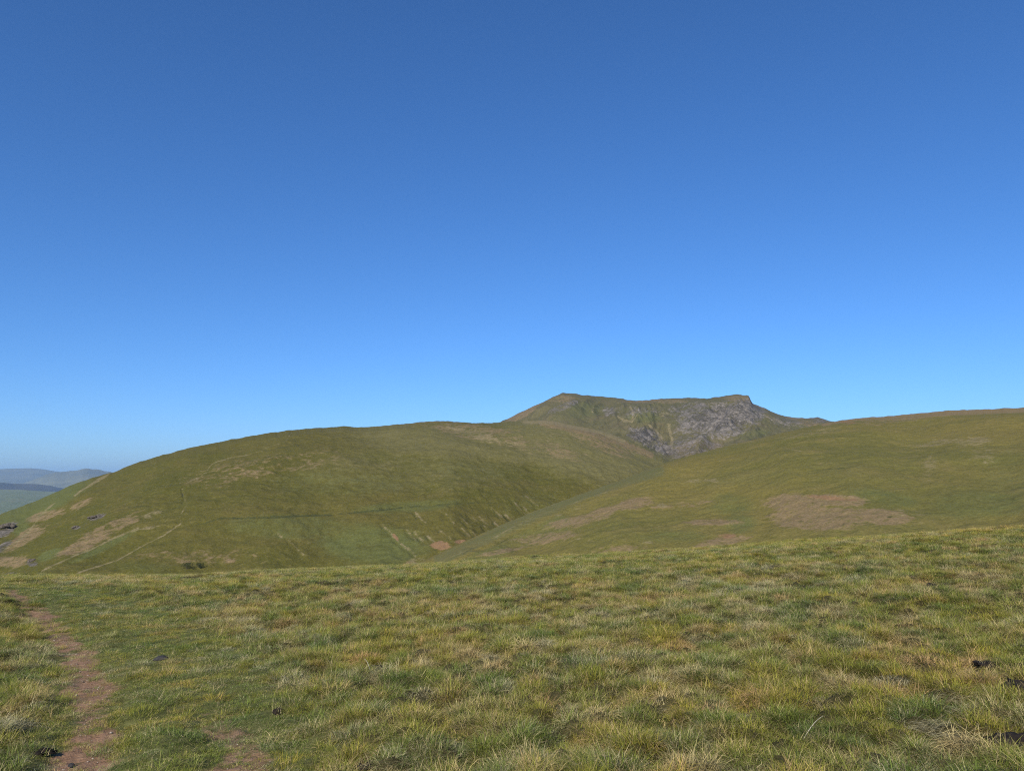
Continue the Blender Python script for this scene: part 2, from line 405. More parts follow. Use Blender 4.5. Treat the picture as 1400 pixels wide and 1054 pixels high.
# the rounded fell on the left
m_dome = hill_material('fell_grass', (0.094, 0.081, 0.019), (0.079, 0.074, 0.015), (0.108, 0.086, 0.025), 1.0)
def dome_prof(t, A): return 0.30 * t + 0.70 * np.sin(t * math.pi / 2) ** 1.05
GA0, _ = pix_dir(520, 720); GA1, _ = pix_dir(600, 720)
def dome_relief(X, Y, T, A):
    low = 1 - sstep(0.35, 0.62, T)
    gul = low * sstep(GA0, GA1, A) * 0.55 * ridged(A * 40 + T * 11.0 + 0.6 * fbm(X / 60, Y / 60, 2, 83), T * 5.0, 3, 81)
    n = 3.2 * fbm(X / 90, Y / 90, 5, 41) + 0.55 * fbm(X / 9, Y / 9, 3, 42)
    spur = 6.0 * fbm(A * 6, T * 2.0, 2, 52)
    return (gul + n + spur) * (1 - 0.95 * sstep(0.75, 1.0, T))
dome_marks = [B('bent', 800, 612, 150, 50, 15, 1.0), B('bent', 640, 605, 200, 30, 4, .8), B('bent', 560, 640, 180, 40, 0, .5), B('green', 60, 690, 80, 14, -28, 1.0),  # 'bent': soft lighter olive over the fell's right side and top
    L('pale', 1.6, .95, (101, 677), (112, 669), (126, 661), (150, 648)), L('pale', 1.1, .6, (335, 621), (312, 626), (297, 630), (289, 634), (284, 644), (272, 651), (258, 659)),
    L('dark', 1.5, .8, (250, 670), (252, 680), (248, 690), (236, 695), (222, 698)), L('dark', 1.2, .7, (222, 698), (200, 691), (175, 694)), L('pale', 1.3, .75, (250, 668), (254, 690), (246, 706), (247, 715)),
    L('pale', 1.3, .9, (247, 716), (225, 731), (200, 743), (160, 766), (105, 784)), L('pale', 1.5, .9, (190, 723), (150, 737), (120, 752), (92, 764), (58, 780)), L('pale', 1.6, .75, (74, 687), (55, 704), (40, 728), (20, 742), (4, 752)),
    L('dark', 1.5, .85, (262, 717), (280, 714), (300, 708), (350, 707), (400, 705.5)), L('dark', 1.7, .95, (365, 707), (410, 704), (454, 703)), L('dark', 1.3, .8, (462, 702), (500, 699), (530, 696), (550, 693)), L('dark', 1.1, .65, (560, 692), (610, 688), (690, 686)),
    L('pale', 1.0, .55, (400, 588), (390, 605), (360, 614), (336, 621)), L('dark', 1.2, .5, (370, 614), (420, 606), (480, 598)),
    B('pale', 208, 703, 20, 5, -18, .8), B('pale', 205, 722, 14, 3, -10, .75), B('brown', 62, 705, 30, 8, -14, .7), B('brown', 35, 735, 42, 10, -32, .65), B('brown', 118, 742, 50, 9, -25, .8), B('brown', 150, 722, 60, 10, -22, .62), B('brown', 14, 768, 34, 9, -5, .8), B('brown', 110, 690, 20, 5, -25, .6),
    B('brown', 280, 760, 120, 14, 0, .36), B('brown', 690, 600, 160, 14, 12, .42), B('brown', 640, 586, 80, 8, 3, .5), B('brown', 820, 606, 60, 12, 22, .5), B('brown', 360, 640, 140, 20, -10, .34),
    B('green', 70, 683, 62, 7, -26, .95), B('green', 20, 702, 34, 9, -24, .9), B('green', 68, 758, 22, 8, -20, .9), B('green', 140, 748, 55, 6, -26, .75), B('green', 200, 775, 50, 8, 0, .4), B('green', 510, 745, 90, 32, 4, .75), B('green', 400, 720, 110, 20, 0, .55), B('green', 560, 692, 90, 9, -4, .6), B('green', 465, 660, 120, 22, 0, .40), B('green', 720, 690, 60, 20, -10, .3), B('green', 640, 640, 100, 18, 5, .3),
    B('dark', 540, 768, 60, 8, -4, .5), B('rock', 132, 707, 12, 4.5, -20, 1.0), B('rock', 103, 722, 6, 4, 0, 1.0), B('rock', 8, 724, 20, 8, -34, 1.0), B('dark', 12, 722, 9, 5, -40, .8), B('rock', 6, 746, 16, 5, -40, .75), B('rock', 45, 770, 9, 5, 0, .8), B('rock', 14, 785, 14, 4, 0, .6), B('green', 30, 722, 14, 14, 0, .8),
    L('pale', 3.0, 1.3, (716, 577), (735, 577), (757, 578), (780, 583), (800, 587), (820, 591), (838, 597), (852, 603)), L('brown', 6, .7, (740, 578), (790, 588), (840, 602), (890, 622)), B('pale', 640, 590, 40, 5, 8, .62), B('pale', 662, 598, 34, 6, 16, .62), B('pale', 690, 606, 36, 4, 6, .5), B('pale', 760, 595, 36, 5, 10, .45), L('pale', 1.2, .7, (860, 615), (868, 622)),
    B('orange', 603, 746, 15, 6, 0, 1.0), B('orange', 634, 741, 12, 3.5, 5, .9), B('orange', 541, 734, 8, 3, 50, .75), B('pale', 572, 764, 16, 4, -5, .8), B('brown', 562, 770, 14, 6, 0, .8)]
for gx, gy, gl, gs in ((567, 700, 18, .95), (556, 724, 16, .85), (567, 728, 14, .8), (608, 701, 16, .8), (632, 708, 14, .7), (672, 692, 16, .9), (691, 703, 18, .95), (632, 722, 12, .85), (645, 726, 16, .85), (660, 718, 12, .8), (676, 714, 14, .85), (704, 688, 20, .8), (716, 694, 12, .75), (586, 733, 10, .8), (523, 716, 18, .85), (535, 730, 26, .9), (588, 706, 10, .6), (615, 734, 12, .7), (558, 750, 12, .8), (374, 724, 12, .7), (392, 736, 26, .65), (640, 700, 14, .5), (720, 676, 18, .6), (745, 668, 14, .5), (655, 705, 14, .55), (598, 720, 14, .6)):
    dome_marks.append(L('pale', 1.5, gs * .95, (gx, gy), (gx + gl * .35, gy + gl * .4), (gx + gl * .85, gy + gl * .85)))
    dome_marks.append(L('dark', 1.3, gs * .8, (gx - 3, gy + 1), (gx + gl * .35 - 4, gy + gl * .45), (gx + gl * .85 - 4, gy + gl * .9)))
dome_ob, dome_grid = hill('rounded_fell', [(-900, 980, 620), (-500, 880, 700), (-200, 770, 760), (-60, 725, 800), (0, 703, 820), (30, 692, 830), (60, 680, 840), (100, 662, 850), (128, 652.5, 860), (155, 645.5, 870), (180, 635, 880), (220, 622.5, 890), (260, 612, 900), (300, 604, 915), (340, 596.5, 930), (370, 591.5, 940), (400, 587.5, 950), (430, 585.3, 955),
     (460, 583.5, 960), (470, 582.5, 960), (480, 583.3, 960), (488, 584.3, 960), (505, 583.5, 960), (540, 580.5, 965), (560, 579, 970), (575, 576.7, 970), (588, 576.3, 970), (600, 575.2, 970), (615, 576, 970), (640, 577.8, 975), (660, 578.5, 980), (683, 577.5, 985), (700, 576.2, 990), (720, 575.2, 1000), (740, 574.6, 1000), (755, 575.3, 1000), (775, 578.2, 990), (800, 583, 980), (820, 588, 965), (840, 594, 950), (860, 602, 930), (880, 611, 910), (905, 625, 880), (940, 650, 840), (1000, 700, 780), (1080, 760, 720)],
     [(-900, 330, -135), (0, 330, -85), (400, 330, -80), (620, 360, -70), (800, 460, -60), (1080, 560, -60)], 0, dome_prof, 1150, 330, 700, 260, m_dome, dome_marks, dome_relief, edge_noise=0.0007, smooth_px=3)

# the nearer grassy slope on the right
m_slope = hill_material('slope_grass', (0.146, 0.118, 0.032), (0.112, 0.102, 0.027), (0.168, 0.130, 0.044), 1.5)
def slope_prof(t, A): return 0.42 * t + 0.58 * np.sin(t * math.pi / 2) ** 1.05
def slope_relief(X, Y, T, A):
    n = 1.8 * fbm(X / 60, Y / 60, 5, 141) + 0.35 * fbm(X / 6, Y / 6, 3, 142) + 3.0 * fbm(A * 7, T * 1.6, 3, 152)
    return n * (1 - 0.95 * sstep(0.75, 1.0, T))
slope_marks = [B('brown', 1085, 688, 46, 15, 3, 1.0), B('brown', 1145, 683, 48, 9, 3, 1.0), B('brown', 1200, 706, 56, 12, 2, .95), B('brown', 1120, 708, 74, 18, 0, .9), B('orange', 1140, 680, 44, 4, 4, .75), B('green', 1098, 680, 16, 6, 10, .5),
    B('brown', 975, 714, 42, 5, 0, .85), B('brown', 985, 742, 46, 8, -12, .9), B('orange', 998, 733, 16, 4, 0, .7), B('brown', 866, 688, 30, 8, -10, .9), B('brown', 830, 697, 24, 5, -10, .8), B('dark', 870, 689, 6, 4, 0, .4), B('brown', 790, 712, 60, 7, -12, .7), B('brown', 740, 735, 60, 9, -6, .65), B('brown', 940, 690, 80, 5, -4, .45), B('brown', 690, 752, 50, 4, -12, .6), B('brown', 840, 752, 50, 7, -4, .6),
    L('brown', 4, .8, (1125, 579), (1165, 573), (1215, 569), (1300, 564), (1400, 560)), B('brown', 1220, 574, 60, 7, -6, .5), B('orange', 1160, 578, 14, 3, 0, .6),
    B('pale', 1280, 606, 40, 6, -8, .60), B('pale', 1330, 604, 30, 8, -4, .66), B('pale', 1270, 640, 14, 22, 5, .48), B('pale', 1345, 622, 18, 20, 0, .48), B('pale', 1110, 592, 60, 5, -10, .45), B('pale', 1010, 606, 40, 4, -12, .5), B('pale', 960, 657, 26, 3, -4, .7), B('pale', 978, 658, 8, 3, 0, .8), B('pale', 905, 690, 8, 3, 0, .7), B('pale', 800, 738, 14, 2.5, 8, .7), B('pale', 888, 742, 10, 2, 0, .7), B('pale', 1240, 700, 40, 8, 0, .4),
    L('bent', 9, 1.0, (600, 766), (660, 738), (720, 710), (790, 680), (850, 658), (900, 645)), L('green', 9, .45, (600, 766), (660, 738), (720, 710), (790, 680), (850, 658), (900, 645)), L('green', 14, .6, (640, 770), (720, 735), (770, 715)), L('pale', 1.4, .5, (590, 768), (640, 752), (700, 722), (750, 700), (800, 683), (860, 662)), L('pale', 1.5, .55, (690, 715), (740, 694), (800, 672)),
    L('dark', 1.2, .7, (678, 744), (690, 738), (702, 731)), L('dark', 1.0, .6, (632, 756), (660, 742)), L('dark', 1.2, .5, (1090, 645), (1130, 641), (1155, 640)), B('dark', 1090, 650, 10, 3, -10, .45),
    B('green', 1000, 690, 40, 20, 0, .6), B('green', 1010, 715, 30, 16, 0, .6), B('green', 1210, 680, 60, 14, 10, .6), B('green', 1340, 690, 90, 24, 0, .55), B('green', 1080, 650, 160, 20, -6, .30), B('green', 920, 735, 60, 10, 0, .5), B('green', 1380, 650, 60, 40, 0, .4)]
for k in range(26):
    slope_marks.append(B('dark', rng.uniform(1050, 1240), rng.uniform(674, 722), rng.uniform(3, 9), rng.uniform(.8, 1.6), rng.uniform(-6, 10), rng.uniform(.35, .6)))
for k in range(30):
    slope_marks.append(B('pale', rng.uniform(700, 1380), rng.uniform(610, 740), rng.uniform(2, 9), rng.uniform(.8, 2), rng.uniform(-10, 4), rng.uniform(.45, .7)))
slope_ob, slope_grid = hill('grassy_slope', [(240, 960, 255), (400, 865, 280), (500, 806, 305), (560, 778, 325), (600, 759, 340), (640, 739, 355), (690, 715.5, 375), (735, 697, 395), (780, 680.5, 415), (815, 668, 432), (850, 656, 450), (885, 642.5, 468), (905, 634.5, 478), (925, 628, 488), (950, 621, 500), (1000, 608, 530), (1040, 599, 552), (1090, 587, 585), (1125, 579.5, 615), (1150, 574.6, 640), (1180, 571, 660), (1200, 570, 670), (1230, 567.5, 685), (1260, 564.5, 700), (1300, 561, 715), (1350, 558.5, 730), (1400, 556, 745), (1500, 553, 770), (1700, 560, 800), (2000, 590, 820), (2600, 700, 820)],
     [(240, 200, -75), (600, 190, -58), (900, 170, -44), (1400, 150, -32), (2600, 150, -20)], 0, slope_prof, 1150, 330, 600, 180, m_slope, slope_marks, slope_relief, edge_noise=0.0006, smooth_px=3)

def surface_point(grid, px, py):
    """where a sight line of the photograph meets a hillside"""
    A, T, R, Z = grid
    a, tn = pix_dir(px, py)
    j = int(np.argmin(np.abs(A - a)))
    tt = (Z[:, j] - EYE) / R[:, j]
    k = int(np.argmax(tt >= tn)) if (tt >= tn).any() else int(np.argmax(tt))
    return Vector((R[k, j] * math.sin(a), R[k, j] * math.cos(a), Z[k, j]))

# ------------------------------------------------------------------ the near field
def cells(x, y, size, seed):
    """distance to the nearest tussock centre, in cell sizes, and two random numbers of that tussock"""
    gx, gy = x / size, y / size
    ix, iy = np.floor(gx), np.floor(gy)
    best = np.full(gx.shape, 9.0); ra = np.zeros(gx.shape); rb = np.zeros(gx.shape); rc = np.zeros(gx.shape)
    for ox in (-1, 0, 1):
        for oy in (-1, 0, 1):
            jx, jy = ix + ox, iy + oy
            px = jx + 0.1 + 0.8 * _hash(jx, jy, seed); py = jy + 0.1 + 0.8 * _hash(jx, jy, seed + 1)
            c = _hash(jx, jy, seed + 4)
            d = np.hypot(gx - px, gy - py) / (0.65 + 0.6 * c)
            m = d < best
            best = np.where(m, d, best); ra = np.where(m, _hash(jx, jy, seed + 2), ra)
            rb = np.where(m, _hash(jx, jy, seed + 3), rb); rc = np.where(m, c, rc)
    return best, ra, rb, rc
TUSSOCK = 0.29

KC, R0 = 0.00111, 18.0
edge_px = np.array([0, 120, 250, 400, 550, 650, 800, 1000, 1200, 1300, 1400], float)
edge_py = np.array([789, 789, 788, 780, 774, 768, 760, 748, 734, 727, 720], float)
e_az, e_tn = pix_dir(edge_px, edge_py)
rp = np.linspace(12, 120, 1500)
def need_slope(tn):                       # s so that the crest of r*s - KC (r-R0)^2 is seen at tn
    return tn - ((-KC * np.clip(rp - R0, 0, None) ** 2 - EYE) / rp).max()
e_s = np.array([need_slope(t) for t in e_tn])
M_ = np.stack([np.sin(e_az), np.cos(e_az)], 1)
PA, PB = np.linalg.lstsq(M_, e_s, rcond=None)[0]
e_res = e_s - M_ @ np.array([PA, PB])

def track_points(pts):
    out = []
    for px, py in pts:
        a, tn = pix_dir(px, py)
        r = np.linspace(1.0, 60, 4000)
        z = ground_smooth(r * np.sin(a), r * np.cos(a))
        d = (z - EYE) / r - tn
        k = int(np.argmax(d >= 0)) if (d >= 0).any() else int(np.argmax(d))
        out.append((r[k] * math.sin(a), r[k] * math.cos(a)))
    return out

def ground_smooth(x, y):
    r = np.hypot(x, y); a = np.arctan2(x, y)
    res = np.interp(a, e_az, e_res, left=0, right=0) * sstep(8, 30, r)
    fall = np.clip(r - R0, 0, None)
    return PA * x + PB * y + res * r - KC * fall ** 2

def place(px, py):
    a, tn = pix_dir(px, py)                             # on the uneven ground itself
    r = np.linspace(2.0, 50, 6000)
    x, y = r * math.sin(a), r * math.cos(a)
    d = (ground_z(x, y) - EYE) / r - tn
    k = int(np.argmax(d >= 0)) if (d >= 0).any() else int(np.argmax(d))
    return x[k], y[k]

RUT = track_points([(6, 806), (22, 815), (45, 831), (70, 849), (90, 872), (106, 898), (120, 925), (128, 950), (130, 980), (128, 1010), (120, 1035), (112, 1054)])
RUT = RUT + [(RUT[-1][0] + 0.25, RUT[-1][1] - 1.5), (RUT[-1][0] + 0.5, 0.0), (RUT[-1][0] + 0.6, -8)]
RUT = [(RUT[0][0] - 9, RUT[0][1] + 3)] + RUT
RUT2 = track_points([(228, 905), (262, 948), (300, 985), (322, 1015), (335, 1054)])
RUT2 = RUT2 + [(RUT2[-1][0] + 0.2, RUT2[-1][1] - 1.5), (RUT2[-1][0] + 0.4, 0.0), (RUT2[-1][0] + 0.5, -8)]
LANE = track_points([(60, 803), (120, 822), (170, 850), (205, 890), (225, 940), (235, 1000), (232, 1054)])
LANE = LANE + [(LANE[-1][0] + 0.3, LANE[-1][1] - 2), (LANE[-1][0] + 0.4, -8)]
LANE = [(LANE[0][0] - 8, LANE[0][1] + 4)] + LANE

def ground_fields(x, y):
    w = 0.16 * fbm(x / 0.7, y / 0.7, 3, 201)
    d1 = seg_dist(x, y, RUT) + w
    d2 = seg_dist(x, y, RUT2) + w
    dl = seg_dist(x, y, LANE)
    r = np.hypot(x, y)
    patchy = fbm(x / 1.3, y / 1.3, 3, 215)
    # width of bare soil along the main rut, in metres
    wr = 0.185 + 0.06 * sstep(6, 10, r) + 0.14 * patchy
    dirt = (1 - sstep(wr * 0.35, wr * 1.7, d1)) * np.clip(0.72 + 0.45 * fbm(x / 0.5, y / 0.5, 3, 217) + 0.22 * fbm(x / 2.0, y / 1.6, 2, 218), 0, 1)
    near = 1 - sstep(4.8, 6.0, r)
    dirt2 = (1 - sstep(0.12, 0.36, d2 + 0.10 * patchy)) * (0.55 * (1 - sstep(6.5, 9, r)) + 0.55 * near)
    D = np.clip(np.maximum(dirt, dirt2), 0, 1)
    lane = np.clip(1 - sstep(0.8, 1.45, dl + 0.6 * w), 0, 1)
    rut = 0.05 * (1 - sstep(0.15, 0.55, d1)) + 0.04 * (1 - sstep(0.15, 0.5, d2)) * (1 - sstep(7, 10, r))
    return D, lane, rut, d1

def hollows(x, y):
    return sstep(0.42, 0.80, fbm(x / 0.40, y / 0.40, 2, 450) + 0.25 * fbm(x / 1.9, y / 1.9, 2, 451))

def ground_z(x, y, fields=None):
    D, lane, rut, d1 = fields if fields is not None else ground_fields(x, y)
    r = np.hypot(x, y)
    wild = (1 - 0.75 * lane) * (1 - 0.8 * D)
    mound = 0.095 * (1 - sstep(0.0, 0.75, cells(x, y, TUSSOCK, 900)[0])) * (1 - sstep(24, 40, r))
    mound = mound - 0.07 * hollows(x, y)
    bumps = mound + 0.045 * fbm(x / 0.8, y / 0.8, 3, 301) + 0.05 * fbm(x / 2.6, y / 2.6, 2, 302) + 0.10 * fbm(x / 9, y / 9, 2, 303) * sstep(3, 12, r)
    soil = (0.012 * fbm(x / 0.09, y / 0.09, 3, 304) + 0.018 * fbm(x / 0.3, y / 0.3, 2, 305)) * D
    return ground_smooth(x, y) + bumps * wild - rut + soil

def soil_material():
    t = NT('moor_soil'); P = t.pos()
    a = t.noise(P, 1.7, 4, 0.6); f = t.noise(P, 9, 5, 0.65); g = t.noise(P, 55, 3, 0.6)
    soil = t.ramp(f, [(0.25, (0.135, 0.072, 0.038)), (0.5, (0.245, 0.140, 0.078)), (0.75, (0.330, 0.210, 0.125))])
    soil = t.mix(t.math('MULTIPLY', t.step(g, 0.55, 0.72), 0.6), soil, (0.27, 0.20, 0.145))
    soil = t.mix(t.math('MULTIPLY', t.step(a, 0.5, 0.68), 0.55), soil, (0.130, 0.105, 0.050))
    turf = t.ramp(f, [(0.25, (0.034, 0.030, 0.012)), (0.55, (0.064, 0.054, 0.021)), (0.8, (0.110, 0.086, 0.038))])
    turf = t.mix(t.math('MULTIPLY', t.attr('trodden'), 0.8), turf, t.ramp(f, [(0.25, (0.075, 0.080, 0.022)), (0.7, (0.150, 0.150, 0.046))]))
    d = t.math('MULTIPLY_ADD', t.math('SUBTRACT', f, 0.5), 0.8, t.attr('dirt'))
    col = t.mix(t.step(d, 0.30, 0.62), turf, soil)
    h = t.math('MULTIPLY_ADD', f, 0.03, t.math('MULTIPLY', g, 0.012))
    t.principled(col, 0.95, t.bump(h, 0.9, 1.0), 0.1)
    return t.m
m_soil = soil_material()

az_f = np.linspace(-0.80, 0.80, 620)
az_c = np.linspace(0.80, 2 * math.pi - 0.80, 90)[1:-1]
az = np.concatenate([az_f, az_c])
rad = np.concatenate([np.geomspace(0.25, 60, 430), np.geomspace(60, 800, 80)[1:]])
AZ, RD = np.meshgrid(az, rad, indexing='ij')
GX, GY = RD * np.sin(AZ), RD * np.cos(AZ)
gf = ground_fields(GX, GY)
GZ = ground_z(GX, GY, gf)
far_fall = sstep(60, 420, RD)
GZ = GZ - 0.0 * far_fall
at = {'dirt': gf[0], 'trodden': gf[1]}
dflat = gf[0].ravel()
tag(grid_mesh('moorland_ground', GX, GY, GZ, at, m_soil, face_mask=lambda q: dflat[q].mean(1) <= 0.45, closed=True), kind='structure')
tag(grid_mesh('path', GX, GY, GZ, at, m_soil, face_mask=lambda q: dflat[q].mean(1) > 0.45, closed=True), kind='structure')

# ------------------------------------------------------------------ grass
def blade_mesh(name, specs, segs=3):
    """specs: rows of x, y, z0, yaw, length, width, lean, droop, tone"""
    S = np.array(specs, float)
    n = len(S)
    x, y, z0, yaw, ln, wd, lean, droop, tone = S.T
    rows = segs + 1
    co = np.zeros((n, 2 * segs + 1, 3)); up = np.zeros((n, 2 * segs + 1))
    hx, hy = np.cos(yaw), np.sin(yaw); sx, sy = -hy, hx
    px_, pz = np.zeros(n), np.zeros(n)
    ang = lean.copy()
    for k in range(rows):
        f = k / segs
        w = wd * (1 - f ** 1.6) * 0.5
        cx, cy, cz = x + hx * px_, y + hy * px_, z0 + pz
        if k < segs:
            co[:, 2 * k] = np.stack([cx - sx * w, cy - sy * w, cz], 1)
            co[:, 2 * k + 1] = np.stack([cx + sx * w, cy + sy * w, cz], 1)
            up[:, 2 * k] = f; up[:, 2 * k + 1] = f
        else:
            co[:, 2 * k] = np.stack([cx, cy, cz], 1); up[:, 2 * k] = 1
        px_ = px_ + np.sin(ang) * ln / segs; pz = pz + np.cos(ang) * ln / segs
        ang = ang + droop / segs
    base = (np.arange(n) * (2 * segs + 1))[:, None]
    tris = []
    for k in range(segs - 1):
        tris += [[2 * k, 2 * k + 1, 2 * k + 3], [2 * k, 2 * k + 3, 2 * k + 2]]
    tris += [[2 * segs - 2, 2 * segs - 1, 2 * segs]]
    q = (base[:, :, None] + np.array(tris)[None]).reshape(-1, 3)
    return co.reshape(-1, 3), q, {'tone': np.repeat(tone, 2 * segs + 1), 'along': up.ravel()}

def tuft(rad_, n, l0, l1, w0, w1, lean_out, wild, dead, rs):
    out = []
    for i in range(n):
        a = rs.uniform(0, 2 * math.pi); d = rad_ * math.sqrt(rs.uniform(0, 1))
        yaw = a + rs.normal(0, 0.9 + wild)
        ln = rs.uniform(l0, l1) * (1 - 0.25 * d / rad_)
        lean = abs(rs.normal(lean_out * (0.4 + 0.8 * d / rad_), 0.18))
        dr = rs.uniform(0.3, 1.3)
        isd = rs.uniform() < dead
        tone = rs.uniform(0.62, 1.0) if isd else rs.uniform(0.0, 0.46)
        if isd: lean += rs.uniform(0, 0.5); dr += rs.uniform(0, .6)
        out.append((d * math.cos(a), d * math.sin(a), -0.015, yaw, ln, rs.uniform(w0, w1), lean, dr, tone))
    return out

def grass_material(name, dead_only=False):
    t = NT(name); P = t.pos()
    tone = t.attr('tone'); along = t.attr('along')
    if dead_only:
        dry = t.attr('dryness'); hue = t.attr('warmth')
    else:
        dry = t.attr('dry', 'INSTANCER'); hue = t.attr('hue', 'INSTANCER')
    green = t.ramp(hue, [(0.0, (0.102, 0.148, 0.034)), (0.35, (0.154, 0.186, 0.032)), (0.65, (0.228, 0.222, 0.034)), (1.0, (0.310, 0.260, 0.034))])
    straw = t.ramp(hue, [(0.0, (0.410, 0.365, 0.205)), (0.5, (0.450, 0.355, 0.150)), (1.0, (0.470, 0.295, 0.125))])
    k = t.math('ADD', t.math('MULTIPLY', t.math('SUBTRACT', dry, 0.5), 0.9), t.math('MULTIPLY_ADD', along, 0.34, tone))
    col = t.mix(t.step(k, 0.42, 0.70), green, straw)
    v = t.math('MULTIPLY_ADD', t.math('FRACT', t.math('MULTIPLY', tone, 37.0)), 1.0, 0.50)
    vc = t.n("ShaderNodeCombineColor")
    for i in range(3): t.put(vc.inputs[i], v)
    col = t.mul(col, vc.outputs[0])
    d = t.n("ShaderNodeBsdfPrincipled"); t.put(d.inputs['Base Color'], col)
    d.inputs['Roughness'].default_value = 0.6; d.inputs['Specular IOR Level'].default_value = 0.10
    tr = t.n("ShaderNodeBsdfTranslucent"); t.put(tr.inputs['Color'], col)
    mx = t.n("ShaderNodeMixShader"); mx.inputs[0].default_value = 0.28
    t.t.links.new(d.outputs[0], mx.inputs[1]); t.t.links.new(tr.outputs[0], mx.inputs[2])
    t.t.links.new(mx.outputs[0], t.out.inputs['Surface'])
    return t.m

m_grass = grass_material('grass_blades')
lib = bpy.data.collections.new('grass_tufts')
rs = np.random.default_rng(3)
# 0-6 long moor grass, 7-10 pale matted tufts, 11-14 short trodden turf
for i in range(15):
    if i < 7: sp = tuft(0.10, 130, 0.04, 0.15, 0.0017, 0.0033, 0.90, 0.3, 0.40, rs)
    elif i < 11: sp = tuft(0.11, 130, 0.06, 0.17, 0.0016, 0.0030, 1.15, 0.8, 0.85, rs)
    else: sp = tuft(0.12, 150, 0.02, 0.055, 0.0020, 0.0038, 0.9, 0.6, 0.30, rs)
    if i in (4, 8):                                  # a couple of taller dead stems
        sp += [(rs.uniform(-.06, .06), rs.uniform(-.06, .06), -0.01, rs.uniform(0, 6.28), rs.uniform(.12, .20), .0015, rs.uniform(.4, 1.0), rs.uniform(.2, .9), .97) for _ in range(1)]
    co, q, at = blade_mesh('tuft', sp, 3)
    ob = raw_mesh('tuft_%02d' % i, co, q, at, m_grass, smooth=True, link=False)
    lib.objects.link(ob)

def scatter():
    xs, ys, far = [], [], []
    for r0, r1, dens in ((0.9, 10, 270), (10, 18, 180), (18, 30, 120), (30, 52, 75)):
        half = 0.78 if r0 > 5 else 1.2
        n = int(dens * half * (r1 * r1 - r0 * r0))
        r = np.sqrt(rng.uniform(r0 * r0, r1 * r1, n)); a = rng.uniform(-half, half, n)
        xs.append(r * np.sin(a)); ys.append(r * np.cos(a)); far.append(r)
    return np.concatenate(xs), np.concatenate(ys), np.concatenate(far)
sx_, sy_, sr_ = scatter()
N_ = len(sx_)
f = ground_fields(sx_, sy_)
D, lane = f[0], f[1]
cd, ca, cb, cc = cells(sx_, sy_, TUSSOCK, 900)             # each tussock has its own dryness, hue and size
core = 1 - sstep(0.15, 0.80, cd)
vig = fbm(sx_ / 1.6, sy_ / 1.6, 3, 401)
dryf = 0.44 + 0.66 * (ca - 0.5) * (0.35 + 0.65 * core) + 0.24 * fbm(sx_ / 1.5, sy_ / 1.5, 3, 403) + 0.16 * fbm(sx_ / 0.3, sy_ / 0.3, 2, 404) + 0.16 * fbm(sx_ / 9, sy_ / 9, 2, 405)
huef = 0.48 + 0.56 * (cb - 0.5) + 0.26 * fbm(sx_ / 2.4, sy_ / 2.4, 3, 406) + 0.20 * fbm(sx_ / 0.4, sy_ / 0.4, 2, 407)
# towards the top of the rise on the right the grass turns yellower
huef += 0.25 * sstep(4, 22, sx_) * sstep(14, 30, sr_)
keep = rng.uniform(0, 1, N_) > np.clip(D * 1.0 - 0.12, 0, 0.86)
keep &= rng.uniform(0, 1, N_) < np.clip(0.80 + 0.5 * core + 0.2 * vig, 0.6, 1.0) + 0.6 * lane
hol = hollows(sx_, sy_) * (1 - 0.8 * lane)
keep &= rng.uniform(0, 1, N_) > 0.66 * hol
short = np.clip(np.maximum(lane, 1.4 * D), 0, 1)
short = np.maximum(short, np.where(sx_ < -1.6 - sy_ * 0.42, 0.35, 0.0))
ishort = rng.uniform(0, 1, N_) < np.maximum(short * 0.88, 0.66 * (1 - core))
pale = (~ishort) & (dryf + rng.normal(0, .10, N_) > 0.72)
idx = np.where(ishort, rng.integers(11, 15, N_), np.where(pale, rng.integers(7, 11, N_), rng.integers(0, 7, N_)))
scl = np.clip(0.48 + 0.72 * core + 0.22 * vig + 0.25 * (cc - 0.5) + rng.normal(0, .12, N_), 0.35, 1.5)
scl = scl * (1 - 0.35 * hol)
scl = np.where(ishort, 0.8 + 0.35 * (1 - short) + rng.normal(0, .15, N_), scl) * (1 - 0.25 * D)
dry = np.clip(np.where(ishort, dryf * 0.8 - 0.05 * lane + 0.35 * D, dryf) + rng.normal(0, .12, N_), 0, 1)
hue = np.clip(huef + rng.normal(0, .13, N_) - 0.08 * lane - 0.01, 0, 1)
sz_ = ground_z(sx_, sy_, f)
# the grass stands back from the dark lumps, stones and tussocks that grow or lie among it
for px, py, rr_ in ((380, 975, .06), (512, 914, .12), (503, 1053, .09), (1378, 1016, .14), (1392, 940, .11), (1350, 910, .11), (1396, 888, .07), (1277, 806, .14), (58, 1031, .10), (222, 902, .10), (97, 1049, .05),
        (1122, 962, .15), (1262, 908, .17), (1222, 932, .11), (748, 966, .15), (582, 950, .16), (1018, 986, .13), (974, 976, .13), (1280, 998, .16), (902, 968, .15), (1290, 955, .11), (196, 978, .13)):
    ox, oy = place(px, py)
    keep &= np.hypot(sx_ - ox, (sy_ - oy - 0.0) * 0.8) > rr_
    keep &= ~((np.abs(sx_ - ox) < rr_ * 0.8) & (sy_ < oy) & (sy_ > oy - 1.7 * rr_) & (scl > 0.65))
K = keep
pts = np.stack([sx_, sy_, sz_], 1)[K]
n = len(pts)
me = bpy.data.meshes.new('grass')
me.vertices.add(n); me.vertices.foreach_set("co", pts.astype(np.float32).ravel())
rot = np.stack([rng.normal(0, .16, n), rng.normal(0, .16, n), rng.uniform(0, 2 * math.pi, n)], 1)
hs_ = scl[K] * rng.uniform(.85, 1.15, n)
wide = np.interp(sr_[K], [8, 20, 45], [1.0, 1.15, 1.4])
sv = np.stack([scl[K] * wide, scl[K] * wide, hs_], 1)
